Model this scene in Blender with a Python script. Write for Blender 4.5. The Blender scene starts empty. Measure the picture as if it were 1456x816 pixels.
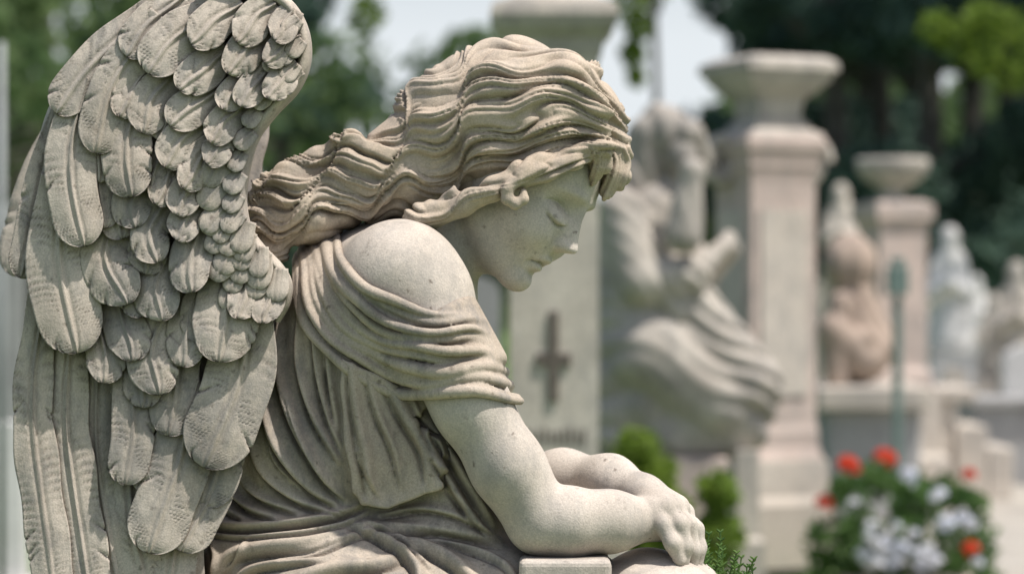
import bpy, math, random, numpy as np, time
from mathutils import Vector, kdtree
T0=time.time()
rng=np.random.default_rng(7); random.seed(7)
D=3.4378; CZ=1.45; FP=3437.8
scene=bpy.context.scene
def W(px,py,y=0.0):
    s=(D+y)/D
    return np.stack(np.broadcast_arrays((px-728)/1000.0*s, y+0.0*s, CZ+(408-py)/1000.0*s),-1).astype(np.float64)
def M(px,py,ymm): return W(float(px),float(py),ymm/1000.0)
def Bp(px,py,d): return W(float(px),float(py),d-D)
# ---------------- sdf tools
def rc(P,a,b,ra,rb):
    ab=b-a; t=np.clip(((P-a)@ab)/max(ab@ab,1e-9),0,1)
    return np.linalg.norm(P-a-t[:,None]*ab,axis=1)-(ra+(rb-ra)*t)
def el(P,c,r,R=None):
    q=P-c
    if R is not None: q=q@R.T
    r=np.asarray(r,float); k0=np.linalg.norm(q/r,axis=1); k1=np.linalg.norm(q/(r*r),axis=1)+1e-9
    return k0*(k0-1)/k1
def smin(a,b,k):
    h=np.clip(0.5+0.5*(b-a)/k,0,1); return b*(1-h)+a*h-k*h*(1-h)
def smax(a,b,k): return -smin(-a,-b,k)
def chain(P,pts,rad,k=0.02):
    d=None
    for i in range(len(pts)-1):
        e=rc(P,pts[i],pts[i+1],rad[i],rad[i+1]); d=e if d is None else smin(d,e,k)
    return d
def rotY(a):
    c,s=math.cos(a),math.sin(a); return np.array([[c,0,s],[0,1,0],[-s,0,c]])
def feval(f,P,ch=400000):
    return np.concatenate([f(P[i:i+ch]) for i in range(0,len(P),ch)])
def polygonize(f,lo,hi,h,bs=4,marg=1.5):
    lo=np.array(lo,float); hi=np.array(hi,float)
    nb=np.ceil((hi-lo)/h/bs).astype(int); n=nb*bs+1
    bi=np.stack(np.meshgrid(*[np.arange(k) for k in nb],indexing='ij'),-1).reshape(-1,3)
    cen=lo+(bi+0.5)*bs*h; fc=feval(f,cen)
    big=fc.reshape(nb)
    F=np.ones(n)
    rep=np.repeat(np.repeat(np.repeat(big,bs,0),bs,1),bs,2)
    F[:-1,:-1,:-1]=rep; F[-1]=1;F[:,-1]=1;F[:,:,-1]=1
    act=bi[np.abs(fc)<bs*h*0.87*marg+0.003]
    o=np.stack(np.meshgrid(*[np.arange(bs+1)]*3,indexing='ij'),-1).reshape(-1,3)
    idx=(act[:,None,:]*bs+o[None]).reshape(-1,3)
    lin=np.unique(np.ravel_multi_index(idx.T,n))
    ii=np.stack(np.unravel_index(lin,n),-1)
    F.ravel()[lin]=feval(f,lo+ii*h)
    F[0]=np.abs(F[0])+1e-4;F[:,0]=np.abs(F[:,0])+1e-4;F[:,:,0]=np.abs(F[:,:,0])+1e-4
    F[-1]=1;F[:,-1]=1;F[:,:,-1]=1
    ins=F<0
    S=np.zeros(np.array(n)-1,dtype=np.int8)
    for dx in (0,1):
        for dy in (0,1):
            for dz in (0,1):
                S+=ins[dx:n[0]-1+dx,dy:n[1]-1+dy,dz:n[2]-1+dz]
    ci=np.argwhere((S>0)&(S<8))
    idm=-np.ones(S.shape,dtype=np.int64); idm[ci[:,0],ci[:,1],ci[:,2]]=np.arange(len(ci))
    corners=[(a,b,c) for a in (0,1) for b in (0,1) for c in (0,1)]
    val={c:F[ci[:,0]+c[0],ci[:,1]+c[1],ci[:,2]+c[2]] for c in corners}
    acc=np.zeros((len(ci),3)); cnt=np.zeros(len(ci))
    for a in corners:
        for ax in range(3):
            if a[ax]==0:
                b=list(a); b[ax]=1; b=tuple(b)
                m=(val[a]<0)!=(val[b]<0)
                t=val[a]/(val[a]-val[b]+1e-20)
                p=np.repeat(np.array(a,float)[None],len(ci),0); p[:,ax]+=t
                acc[m]+=p[m]; cnt[m]+=1
    V=lo+(ci+acc/np.maximum(cnt,1)[:,None])*h
    Q=[]
    for ax in range(3):
        sl0=[slice(None)]*3; sl1=[slice(None)]*3
        sl0[ax]=slice(0,n[ax]-1); sl1[ax]=slice(1,n[ax])
        A=ins[tuple(sl0)]; Bq=ins[tuple(sl1)]
        e=np.argwhere(A!=Bq)
        u,v=[(1,2),(2,0),(0,1)][ax]
        e=e[(e[:,u]>0)&(e[:,v]>0)&(e[:,u]<n[u]-1)&(e[:,v]<n[v]-1)]
        s=A[e[:,0],e[:,1],e[:,2]]
        def g(du,dv):
            k=e.copy(); k[:,u]-=du; k[:,v]-=dv; return idm[k[:,0],k[:,1],k[:,2]]
        q=np.stack([g(1,1),g(0,1),g(0,0),g(1,0)],-1)
        q[~s]=q[~s][:,::-1]
        Q.append(q)
    Q=np.concatenate(Q); Q=Q[(Q>=0).all(1)]
    return V,Q
def vnorm(V,Q):
    n=np.cross(V[Q[:,2]]-V[Q[:,0]],V[Q[:,3]]-V[Q[:,1]])
    N=np.zeros_like(V)
    for k in range(4):
        for c in range(3): N[:,c]+=np.bincount(Q[:,k],n[:,c],len(V))
    return N/(np.linalg.norm(N,axis=1)[:,None]+1e-12)
def lap(V,Q,it=1,a=0.5):
    for _ in range(it):
        S=np.zeros_like(V); C=np.zeros(len(V))
        for k in range(4):
            i=Q[:,k]; j=Q[:,(k+1)%4]
            C+=np.bincount(i,None,len(V))+np.bincount(j,None,len(V))
            for c in range(3): S[:,c]+=np.bincount(i,V[j,c],len(V))+np.bincount(j,V[i,c],len(V))
        V=V*(1-a)+a*S/np.maximum(C,1)[:,None]
    return V
def spl(pts,n):
    p=np.array(pts,float); p=np.vstack([2*p[0]-p[1],p,2*p[-1]-p[-2]])
    out=[]
    for i in range(1,len(p)-2):
        t=np.linspace(0,1,24,endpoint=False)[:,None]
        a,b,c,d=p[i-1],p[i],p[i+1],p[i+2]
        out.append(0.5*((2*b)+(-a+c)*t+(2*a-5*b+4*c-d)*t*t+(-a+3*b-3*c+d)*t**3))
    out.append(p[-2][None]); q=np.vstack(out)
    L=np.r_[0,np.cumsum(np.linalg.norm(np.diff(q,axis=0),axis=1))]
    s=np.linspace(0,L[-1],n)
    return np.stack([np.interp(s,L,q[:,k]) for k in range(q.shape[1])],-1)
def surf_y(f,px,py,side=-1,y0=-0.42,y1=0.42,n=150):
    ys=np.linspace(y0,y1,n)
    if side>0: ys=ys[::-1]
    P=W(px[:,None],py[:,None],ys[None,:]); s=P.shape
    v=feval(f,P.reshape(-1,3)).reshape(s[:2])
    neg=v<0; hit=neg.any(1); i=np.where(hit,neg.argmax(1),v.argmin(1))
    r=np.arange(len(px)); i0=np.maximum(i-1,0); a=v[r,i0]; b=v[r,i]
    t=np.where(hit&(a>0),a/(a-b+1e-12),1.0)
    return ys[i0]+(ys[i]-ys[i0])*t,hit
# ---------------- mesh helpers
def link(o,parent=None):
    scene.collection.objects.link(o)
    if parent is not None: o.parent=parent
    return o
def mesh_obj(name,V,F,mat,parent=None,smooth=True):
    me=bpy.data.meshes.new(name); V=np.asarray(V,np.float32)
    if isinstance(F,np.ndarray):
        me.vertices.add(len(V)); me.vertices.foreach_set('co',V.ravel())
        k=F.shape[1]; me.loops.add(F.size); me.loops.foreach_set('vertex_index',F.astype(np.int32).ravel())
        me.polygons.add(len(F)); me.polygons.foreach_set('loop_start',np.arange(0,F.size,k,dtype=np.int32))
        me.polygons.foreach_set('loop_total',np.full(len(F),k,np.int32))
        me.update(calc_edges=True); me.validate()
    else:
        me.from_pydata(V.tolist(),[],F); me.update()
    me.polygons.foreach_set('use_smooth',np.full(len(me.polygons),smooth))
    if mat: me.materials.append(mat)
    return link(bpy.data.objects.new(name,me),parent)
def join(parts):
    Vs=[];Fs=[];o=0
    for V,F in parts:
        Vs.append(V);Fs.append(F+o);o+=len(V)
    return np.vstack(Vs),np.vstack(Fs)
def tube(P,R,seg=10,flat=None):
    P=np.asarray(P,float); n=len(P); R=np.broadcast_to(np.asarray(R,float),(n,))
    T=np.gradient(P,axis=0); T/=np.linalg.norm(T,axis=1)[:,None]+1e-12
    ref=np.array([0,-1,0.02]); A=np.cross(T,ref); A/=np.linalg.norm(A,axis=1)[:,None]+1e-9
    Bn=np.cross(T,A)
    th=np.linspace(0,2*np.pi,seg,endpoint=False)
    fl=1.0 if flat is None else flat
    V=P[:,None]+R[:,None,None]*(np.cos(th)[None,:,None]*A[:,None]+fl*np.sin(th)[None,:,None]*Bn[:,None])
    V=V.reshape(-1,3)
    i=np.arange(n-1)[:,None]*seg; j=np.arange(seg)[None]; j2=(j+1)%seg
    F=np.stack([i+j,i+j2,i+seg+j2,i+seg+j],-1).reshape(-1,4)
    return V,F
def empty(name,loc,label,cat,**kw):
    o=bpy.data.objects.new(name,None); o.location=(0,0,0); link(o); o.empty_display_size=0.1
    o["label"]=label;o["category"]=cat
    for k,v in kw.items(): o[k]=v
    return o
def tag(o,label,cat,**kw):
    o["label"]=label;o["category"]=cat
    for k,v in kw.items(): o[k]=v
    return o
# ---------------- materials
def newmat(name):
    m=bpy.data.materials.new(name); m.use_nodes=True; nt=m.node_tree
    return m,nt,nt.nodes['Principled BSDF']
def nd(nt,t,**kw):
    n=nt.nodes.new(t)
    for k,v in kw.items(): setattr(n,k,v)
    return n
def stone(name,c1,c2,dirt_shade,scale=6.0,bump=0.25,ao=0.0,speck=0.5,rough=0.85,grain=420.0,stain=0.3,pits=0.0):
    m,nt,b=newmat(name); L=nt.links
    tc=nd(nt,'ShaderNodeNewGeometry'); pos=tc.outputs['Position']
    n1=nd(nt,'ShaderNodeTexNoise'); n1.inputs['Scale'].default_value=scale; n1.inputs['Detail'].default_value=6; n1.inputs['Roughness'].default_value=0.65
    L.new(pos,n1.inputs['Vector'])
    r1=nd(nt,'ShaderNodeValToRGB'); r1.color_ramp.elements[0].position=0.34; r1.color_ramp.elements[1].position=0.62
    r1.color_ramp.elements[0].color=(*c2,1); r1.color_ramp.elements[1].color=(*c1,1); L.new(n1.outputs['Fac'],r1.inputs[0])
    n2=nd(nt,'ShaderNodeTexNoise'); n2.inputs['Scale'].default_value=grain; n2.inputs['Detail'].default_value=3; L.new(pos,n2.inputs['Vector'])
    r2=nd(nt,'ShaderNodeMapRange'); r2.inputs[1].default_value=0.3; r2.inputs[2].default_value=0.7; r2.inputs[3].default_value=0.84; r2.inputs[4].default_value=1.12
    L.new(n2.outputs['Fac'],r2.inputs[0])
    mx=nd(nt,'ShaderNodeMix',data_type='RGBA',blend_type='MULTIPLY'); mx.inputs[0].default_value=1.0
    L.new(r1.outputs[0],mx.inputs[6]); L.new(r2.outputs[0],mx.inputs[7])
    col=mx.outputs[2]
    if stain>0:
        mp=nd(nt,'ShaderNodeMapping'); mp.inputs['Scale'].default_value=(1,1,0.5); L.new(pos,mp.inputs['Vector'])
        n5=nd(nt,'ShaderNodeTexNoise'); n5.inputs['Scale'].default_value=scale*1.7; n5.inputs['Detail'].default_value=9; n5.inputs['Roughness'].default_value=0.78; L.new(mp.outputs[0],n5.inputs['Vector'])
        r5=nd(nt,'ShaderNodeMapRange'); r5.inputs[1].default_value=0.47; r5.inputs[2].default_value=0.60; r5.inputs[3].default_value=0; r5.inputs[4].default_value=stain; L.new(n5.outputs['Fac'],r5.inputs[0])
        g_=(c2[0]+c2[1]+c2[2])/3*.56
        m5=nd(nt,'ShaderNodeMix',data_type='RGBA'); L.new(r5.outputs[0],m5.inputs[0]); L.new(col,m5.inputs[6]); m5.inputs[7].default_value=(g_*1.03,g_,g_*.96,1); col=m5.outputs[2]
    n3=nd(nt,'ShaderNodeTexNoise'); n3.inputs['Scale'].default_value=55 if scale>3 else 12; n3.inputs['Detail'].default_value=5; n3.inputs['Roughness'].default_value=0.7; L.new(pos,n3.inputs['Vector'])
    r3=nd(nt,'ShaderNodeMapRange'); r3.inputs[1].default_value=0.59; r3.inputs[2].default_value=0.72; r3.inputs[3].default_value=0; r3.inputs[4].default_value=speck; L.new(n3.outputs['Fac'],r3.inputs[0])
    m3=nd(nt,'ShaderNodeMix',data_type='RGBA'); L.new(r3.outputs[0],m3.inputs[0]); L.new(col,m3.inputs[6]); m3.inputs[7].default_value=(*dirt_shade,1); col=m3.outputs[2]
    if pits>0:
        wv=nd(nt,'ShaderNodeVectorMath',operation='MULTIPLY_ADD'); L.new(n3.outputs['Color'],wv.inputs[0]); wv.inputs[1].default_value=(.02,.02,.02); L.new(pos,wv.inputs[2])
        vo=nd(nt,'ShaderNodeTexVoronoi'); vo.inputs['Scale'].default_value=70; L.new(wv.outputs[0],vo.inputs['Vector'])
        sp=nd(nt,'ShaderNodeSeparateColor'); L.new(vo.outputs['Color'],sp.inputs[0])
        pw=nd(nt,'ShaderNodeMath',operation='POWER'); pw.inputs[1].default_value=7; L.new(sp.outputs[0],pw.inputs[0])
        lt=nd(nt,'ShaderNodeMath',operation='MULTIPLY'); lt.inputs[1].default_value=0.34; L.new(pw.outputs[0],lt.inputs[0])
        su=nd(nt,'ShaderNodeMath',operation='SUBTRACT'); L.new(lt.outputs[0],su.inputs[0]); L.new(vo.outputs['Distance'],su.inputs[1])
        r6=nd(nt,'ShaderNodeMapRange'); r6.inputs[1].default_value=0.0; r6.inputs[2].default_value=0.2; r6.inputs[3].default_value=0; r6.inputs[4].default_value=pits; L.new(su.outputs[0],r6.inputs[0])
        m6=nd(nt,'ShaderNodeMix',data_type='RGBA'); L.new(r6.outputs[0],m6.inputs[0]); L.new(col,m6.inputs[6]); m6.inputs[7].default_value=(*dirt_shade,1); col=m6.outputs[2]
    if ao>0:  # groove dirt plus occlusion shade painted into the base colour of recesses
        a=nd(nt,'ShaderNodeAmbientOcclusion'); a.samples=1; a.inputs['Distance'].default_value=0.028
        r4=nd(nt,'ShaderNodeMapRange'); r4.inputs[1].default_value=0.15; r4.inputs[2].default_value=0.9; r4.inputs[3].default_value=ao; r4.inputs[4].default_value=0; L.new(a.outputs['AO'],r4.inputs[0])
        m4=nd(nt,'ShaderNodeMix',data_type='RGBA'); L.new(r4.outputs[0],m4.inputs[0]); L.new(col,m4.inputs[6]); m4.inputs[7].default_value=(*dirt_shade,1); col=m4.outputs[2]
    L.new(col,b.inputs['Base Color']); b.inputs['Roughness'].default_value=rough
    b.inputs['Specular IOR Level'].default_value=0.25
    if bump>0:
        ad=nd(nt,'ShaderNodeMath',operation='ADD'); L.new(n2.outputs['Fac'],ad.inputs[0]); 
        mu=nd(nt,'ShaderNodeMath',operation='MULTIPLY'); mu.inputs[1].default_value=1.8; L.new(n3.outputs['Fac'],mu.inputs[0]); L.new(mu.outputs[0],ad.inputs[1])
        bp=nd(nt,'ShaderNodeBump'); bp.inputs['Strength'].default_value=bump; bp.inputs['Distance'].default_value=0.002; L.new(ad.outputs[0],bp.inputs['Height']); L.new(bp.outputs[0],b.inputs['Normal'])
    return m
def simple(name,c1,c2,scale=3.0,rough=0.8,trans=0.0):
    m,nt,b=newmat(name); L=nt.links
    g=nd(nt,'ShaderNodeNewGeometry'); n=nd(nt,'ShaderNodeTexNoise'); n.inputs['Scale'].default_value=scale; n.inputs['Detail'].default_value=4; L.new(g.outputs['Position'],n.inputs['Vector'])
    r=nd(nt,'ShaderNodeValToRGB'); r.color_ramp.elements[0].position=0.35;r.color_ramp.elements[1].position=0.65
    r.color_ramp.elements[0].color=(*c2,1);r.color_ramp.elements[1].color=(*c1,1); L.new(n.outputs['Fac'],r.inputs[0])
    L.new(r.outputs[0],b.inputs['Base Color']); b.inputs['Roughness'].default_value=rough
    b.inputs['Specular IOR Level'].default_value=0.2
    if trans>0:
        t=nd(nt,'ShaderNodeBsdfTranslucent'); L.new(r.outputs[0],t.inputs[0]); ms=nd(nt,'ShaderNodeMixShader'); ms.inputs[0].default_value=trans
        L.new(b.outputs[0],ms.inputs[1]);L.new(t.outputs[0],ms.inputs[2]); L.new(ms.outputs[0],nt.nodes['Material Output'].inputs[0])
    return m
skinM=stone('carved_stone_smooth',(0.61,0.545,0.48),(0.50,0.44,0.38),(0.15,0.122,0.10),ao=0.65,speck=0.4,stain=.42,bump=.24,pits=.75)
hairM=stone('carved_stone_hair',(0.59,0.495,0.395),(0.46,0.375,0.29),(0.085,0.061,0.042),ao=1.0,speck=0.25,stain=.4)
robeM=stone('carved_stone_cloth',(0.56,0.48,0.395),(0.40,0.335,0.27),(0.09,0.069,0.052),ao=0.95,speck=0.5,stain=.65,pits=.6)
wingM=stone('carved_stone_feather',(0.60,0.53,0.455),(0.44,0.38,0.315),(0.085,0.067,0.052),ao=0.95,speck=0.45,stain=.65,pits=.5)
# ================= MAIN STATUE =================
angel=empty('angel_statue',None,"weathered beige stone angel with bowed head resting on folded arms","statue")
psi=math.radians(24)
th=math.radians(34)
F0=np.array([math.cos(th),0,-math.sin(th)]); U=np.array([math.sin(th),0,math.cos(th)]); YV=np.array([0,1.0,0])
Fv=math.cos(psi)*F0-math.sin(psi)*YV; Lv=-math.cos(psi)*YV-math.sin(psi)*F0
HC=M(726,262,34)
def ss(x,a,b):
    t=np.clip((x-a)/(b-a),0,1); return t*t*(3-2*t)
def facefeat(l,u):
    al=np.abs(l); h=np.zeros_like(l)
    t=np.clip((32-u)/60,0,1.0)
    h+=(2.5+21.5*t**1.0)*np.exp(-(np.abs(l)/(8.5+5.0*t))**2.1)*ss(u,-48,-31)*ss(u,52,22)
    h+=3.5*np.exp(-(l/8.5)**2-((u+28)/9)**2)
    h+=7*np.exp(-((al-12.5)/5.5)**2-((u+33)/7)**2)
    h-=3*np.exp(-((al-20)/5)**2-((u+31)/9)**2)
    h+=5.5*np.exp(-((u-(38-0.0045*(al-20)**2))/8)**2)*np.exp(-((al-32)/30)**2)
    h-=15*np.exp(-((al-35)/22)**2-((u-10)/14)**2)
    h+=14.5*np.exp(-((al-37)/17)**2-((u+1)/12)**2)
    um=-12+0.016*(al-37)**2
    h+=2.8*np.exp(-((u-(um+2.8))/2.4)**2)*ss(20-np.abs(al-37),0,6)
    h-=6.5*np.exp(-((u-(um-1.6))/2.2)**2)*ss(22-np.abs(al-37),0,8)
    uc=13-0.014*(al-37)**2
    h-=3.8*np.exp(-((u-uc)/2.4)**2)*ss(26-np.abs(al-37),0,9)
    h+=6*np.exp(-((al-44)/20)**2-((u+38)/24)**2)
    bow=-61.5-0.010*al**2
    h+=5.6*np.exp(-((u-bow)/4.6)**2)*ss(23-al,0,16)
    h+=6.8*np.exp(-((u+79+.006*al**2)/5.6)**2)*ss(18-al,0,13)
    h-=6.0*np.exp(-((u-(-70-0.013*al**2))/1.9)**2)*ss(24-al,0,8)
    h-=3.8*np.exp(-((al-23)/4.5)**2-((u+77)/5)**2)
    h-=4.5*np.exp(-((u+92)/5.5)**2)*np.exp(-(al/18)**2)
    h-=1.8*np.exp(-(al/3)**2)*np.exp(-((u+54)/4.5)**2)
    return h
def headsdf(P):
    q=(P-HC)*1000; f=q@Fv; l=q@Lv; u=q@U
    front=ss(f,35,75)
    f2=f-facefeat(l,u)*front
    Q=np.stack([f2,l,u],-1)
    al=np.abs(l); Qs=np.stack([f2,al,u],-1)
    d=el(Q,np.array([-2,0,42]),(120,97,106))
    d=smin(d,el(Q,np.array([34,0,-32]),(84,73,94)),22)
    d=smin(d,rc(Qs,np.array([8.,56,-60]),np.array([84.,11,-107]),24,15),22)
    d=smin(d,el(Q,np.array([89,0,-106]),(22,22,19)),14)
    d=smin(d,el(Qs,np.array([68,44,-34]),(33,29,33)),18)
    return d*0.001
A=lambda *a: M(*a)
def bodysdf(P,head=True):
    d=chain(P,[A(690,300,40),A(620,350,42),A(570,410,45)],[.056,.060,.085],.03)
    d=smin(d,el(P,A(545,470,50),(.14,.17,.14)),.05)
    d=smin(d,el(P,A(515,640,55),(.135,.14,.17)),.05)
    d=smin(d,el(P,A(500,790,55),(.17,.15,.13)),.05)
    d=smin(d,rc(P,A(568,402,-76),A(540,420,20),.084,.09),.04)
    d=smin(d,rc(P,A(568,402,-76),A(604,422,-86),.080,.068),.02)
    arm=chain(P,[A(572,404,-80),A(626,490,-108),A(670,576,-125),A(722,664,-128),A(768,739,-120)],[.080,.062,.051,.049,.047],.02)
    d=smin(d,arm,.02)
    fa=chain(P,[A(768,739,-120),A(806,742,-118),A(868,741,-105),A(938,738,-70)],[.047,.046,.040,.027],.02)
    d=smin(d,fa,.008)
    d=smin(d,rc(P,A(936,738,-70),A(955,752,-40),.026,.022),.015)
    d=smin(d,rc(P,A(585,400,185),A(545,420,80),.085,.09),.05)
    fr=chain(P,[A(590,405,190),A(660,560,215),A(735,690,170)],[.082,.06,.052],.03)
    d=smin(d,fr,.03)
    f2=chain(P,[A(735,694,170),A(800,680,95),A(868,684,30),A(915,704,-20)],[.048,.038,.033,.026],.03)
    d=smin(d,f2,.006)
    if head:
        r=np.linalg.norm(P-HC,axis=1); m=r<0.30
        h=np.full(len(P),1.0); h[~m]=r[~m]-0.25
        if m.any(): h[m]=headsdf(P[m])
        d=smin(d,h,.018)
    m=np.linalg.norm(P-A(955,750,-50),axis=1)<0.17
    if m.any():
        Q=P[m]
        pal=smin(rc(Q,A(912,704,-30),A(948,722,-88),.026,.018),rc(Q,A(917,704,-15),A(961,722,-58),.026,.020),.015)
        pal=smin(pal,rc(Q,A(922,707,0),A(970,730,-28),.023,.018),.015)
        d[m]=smin(d[m],pal,.016)
        fing=[([(948,722,-90),(966,744,-102),(974,776,-103),(970,808,-98)],[.0132,.0120,.0108,.0084]),
              ([(957,724,-70),(978,746,-82),(985,782,-84),(982,818,-80)],[.0132,.0120,.0108,.0084]),
              ([(965,727,-50),(985,749,-62),(991,781,-64),(989,815,-61)],[.0128,.0116,.0105,.0082]),
              ([(971,732,-32),(989,752,-43),(994,778,-45),(992,804,-43)],[.0120,.011,.0098,.0076]),
              ([(928,722,-90),(942,745,-104),(957,772,-113),(966,796,-110)],[.0150,.0128,.0112,.0088])]
        for pts,rr in fing:
            d[m]=smin(d[m],chain(Q,[A(*p) for p in pts],rr,.008),.0040)
    return d
V,Q=polygonize(bodysdf,(-0.40,-0.26,CZ-0.50),(0.31,0.33,CZ+0.32),0.0023)
V=lap(V,Q,1,0.3)
body=mesh_obj('body',V,Q,skinM,angel)
print('body',len(V),time.time()-T0)
# ---- hair : carved relief on one continuous mass
def hairbase(P):
    d=el(P,M(750,172,35),(.128,.120,.116))
    d=smin(d,chain(P,[M(692,172,35),M(660,184,32),M(590,232,20),M(505,262,8),M(432,292,0),M(376,312,-6)],[.110,.098,.070,.058,.048,.028],.02),.03)
    n=np.array([-0.31,0,0.951]); n/=np.linalg.norm(n); p0=M(760,250,0)
    cut=-((P-p0)@n)
    xr=(P[:,0]-M(665,0,0)[0])
    cut=np.where(xr>0,cut,cut-0.9*(-xr))
    d=smax(d,cut,.012)
    d=smin(d,chain(P,[M(824,120,20),M(860,170,16),M(870,215,10),M(872,248,4),M(864,276,-2)],[.034,.030,.026,.021,.009],.01),.02)
    d=smin(d,chain(P,[M(806,120,-50),M(842,165,-52),M(852,205,-48),M(852,235,-40),M(846,258,-32)],[.028,.023,.018,.013,.006],.01),.016)
    d=smin(d,chain(P,[M(850,210,-56),M(815,225,-70),M(775,239,-80),M(738,252,-84),M(700,268,-80),M(655,290,-68),M(600,308,-62)],[.010,.014,.015,.015,.016,.019,.022],.008),.012)
    d=smin(d,chain(P,[M(765,247,-88),M(738,255,-97),M(722,267,-100),M(722,282,-99),M(733,289,-98),M(744,283,-97),M(744,273,-96)],[.0085,.009,.0085,.008,.0072,.0065,.005],.003),.003)
    d=smin(d,chain(P,[M(450,228,-10),M(410,248,-14),M(378,262,-16),M(350,278,-14)],[.022,.020,.015,.007],.01),.02)
    d=smin(d,chain(P,[M(440,300,-20),M(400,330,-20),M(392,352,-18),M(404,366,-14)],[.03,.024,.016,.007],.01),.02)
    d=smin(d,chain(P,[M(420,290,-10),M(380,305,-16),M(362,322,-14),M(372,340,-12)],[.03,.022,.014,.007],.01),.015)
    d=smin(d,chain(P,[M(520,222,-20),M(500,208,-24),M(487,200,-24),M(474,206,-20)],[.026,.017,.013,.008],.01),.015)
    return d
guides=[[(888,150),(868,108),(835,76),(785,54),(722,44),(658,60),(608,105),(566,165),(522,204),(488,194),(450,217),(400,243),(349,272)],
 [(890,168),(866,132),(832,102),(785,82),(725,76),(665,95),(615,140),(572,190),(525,220),(480,222),(430,240),(395,262),(348,283)],
 [(892,182),(866,154),(835,131),(790,115),(730,112),(672,132),(622,172),(580,212),(530,238),(475,250),(425,265),(390,280),(350,293)],
 [(892,193),(866,174),(838,158),(800,147),(745,150),(690,166),(640,200),(590,235),(535,255),(475,272),(425,285),(390,298),(355,305)],
 [(890,203),(866,191),(838,182),(804,178),(755,184),(705,200),(655,225),(600,252),(540,272),(475,293),(425,308),(390,318),(362,322)],
 [(884,212),(862,206),(838,202),(806,204),(762,214),(715,226),(665,248),(610,272),(545,290),(480,312),(430,330),(400,340),(372,345)],
 [(872,222),(852,222),(832,227),(800,238),(760,250),(712,264),(665,286),(612,306),(550,318),(485,340),(440,357),(410,364),(385,368)]]
def fam(G,v):
    m=len(G)-1; v=min(max(v,0),m-1e-6); i=int(v); t=v-i
    a=G[max(i-1,0)];b=G[i];c=G[i+1];d=G[min(i+2,m)]
    return 0.5*((2*b)+(-a+c)*t+(2*a-5*b+4*c-d)*t*t+(-a+3*b-3*c+d)*t**3)
def wavy(c,amp,lam,ph):
    T=np.gradient(c,axis=0);T/=np.linalg.norm(T,axis=1)[:,None]+1e-9
    Nn=np.stack([-T[:,1],T[:,0]],-1); L=np.r_[0,np.cumsum(np.linalg.norm(np.diff(c,axis=0),axis=1))]
    return c+Nn*(amp*np.sin(2*np.pi*L/lam+ph))[:,None]
NG=160; G=np.stack([spl(g,NG) for g in guides]); s=np.linspace(0,1,NG)
NV=240; vv=np.linspace(-0.35,6.25,NV)
def famx(G,v):
    if v<0: return G[0]+(G[0]-G[1])*(-v)
    if v>6: return G[6]+(G[6]-G[5])*(v-6)
    return fam(G,v)
amp=3.4*ss(s,0.02,.12)+12.8*ss(s,0.18,0.5)
tab=np.stack([wavy(wavy(famx(G,v),amp*(1-.55*ss(v,5,6.2)),120,1.0+0.42*v+0.3*math.sin(1.7*v)),2.2*ss(s,.2,.6),53,v*1.1) for v in vv])
fr=[[(846,214),(850,226),(846,245),(840,264)],[(868,216),(872,230),(868,250),(858,275)],[(890,212),(896,230),(892,252),(880,284)]]
Gf=np.stack([spl(g,40) for g in fr]); vf=np.linspace(-.4,2.4,70)
tabf=np.stack([Gf[0]+(Gf[0]-Gf[1])*(-v) if v<0 else (Gf[2]+(Gf[2]-Gf[1])*(v-2) if v>2 else fam(Gf,v)) for v in vf])
HVV,HQ=polygonize(hairbase,(-0.42,-0.16,CZ+0.01),(0.20,0.24,CZ+0.40),0.0020)
HVV=lap(HVV,HQ,1,.5)
Nn_=vnorm(HVV,HQ)
sc_=D/(D+HVV[:,1]); hx=728+HVV[:,0]*1000*sc_; hy=408-(HVV[:,2]-CZ)*1000*sc_
pt=np.vstack([tab.reshape(-1,2),tabf.reshape(-1,2)]); n0=NV*NG
kd=kdtree.KDTree(len(pt))
for i,(x,y) in enumerate(pt.tolist()): kd.insert((x,y,0),i)
kd.balance()
near=np.array([kd.find((x,y,0))[1] for x,y in zip(hx.tolist(),hy.tolist())])
vc=np.zeros(len(hx)); scc=np.zeros(len(hx)); fam_id=(near>=n0)
for tb,vals,sel,off,nS in ((tab,vv,~fam_id,0,NG),(tabf,vf,fam_id,n0,40)):
    k=near[sel]-off; iv=k//nS; is_=k%nS
    Pv=np.gradient(tb,axis=0)[iv,is_]; Ps=np.gradient(tb,axis=1)[iv,is_]; dp=np.stack([hx[sel],hy[sel]],-1)-tb[iv,is_]
    det=Pv[:,0]*Ps[:,1]-Pv[:,1]*Ps[:,0]; det=np.where(np.abs(det)<1e-3,1e-3,det)
    dv=(dp[:,0]*Ps[:,1]-dp[:,1]*Ps[:,0])/det; ds=(Pv[:,0]*dp[:,1]-Pv[:,1]*dp[:,0])/det
    vc[sel]=vals[iv]+np.clip(dv,-1,1)*(vals[1]-vals[0]); scc[sel]=(is_+np.clip(ds,-1,1))/nS
def ridge(x,p): return np.abs(np.sin(np.pi*x))**p
bl=ss(scc,.35,.75)
vm=vc+0.06*np.sin(scc*22+vc*3)+0.20*np.sin(vc*2.6+1.0)+.10*np.sin(vc*5.9+scc*6)
lx1=vm*1.25+.35*np.sin(scc*9+vc*.5)
lock1=ridge(lx1,.55); lock2=ridge(vm*0.92+.2+.25*np.sin(scc*8),.55)
lk=(1-bl)*lock1+bl*lock2
f1=ridge(vm*4.4+.6*np.sin(scc*7+2),.6); f2_=ridge(vm*3.0+.5*np.sin(scc*9),.6); fn=(1-bl)*f1+bl*f2_
idn=np.floor(lx1); lkid=np.sin(idn*12.9898)*43.5; lkid=lkid-np.floor(lkid)
sw=np.sin(scc*(26+10*lkid)+idn*2.1)
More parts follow.
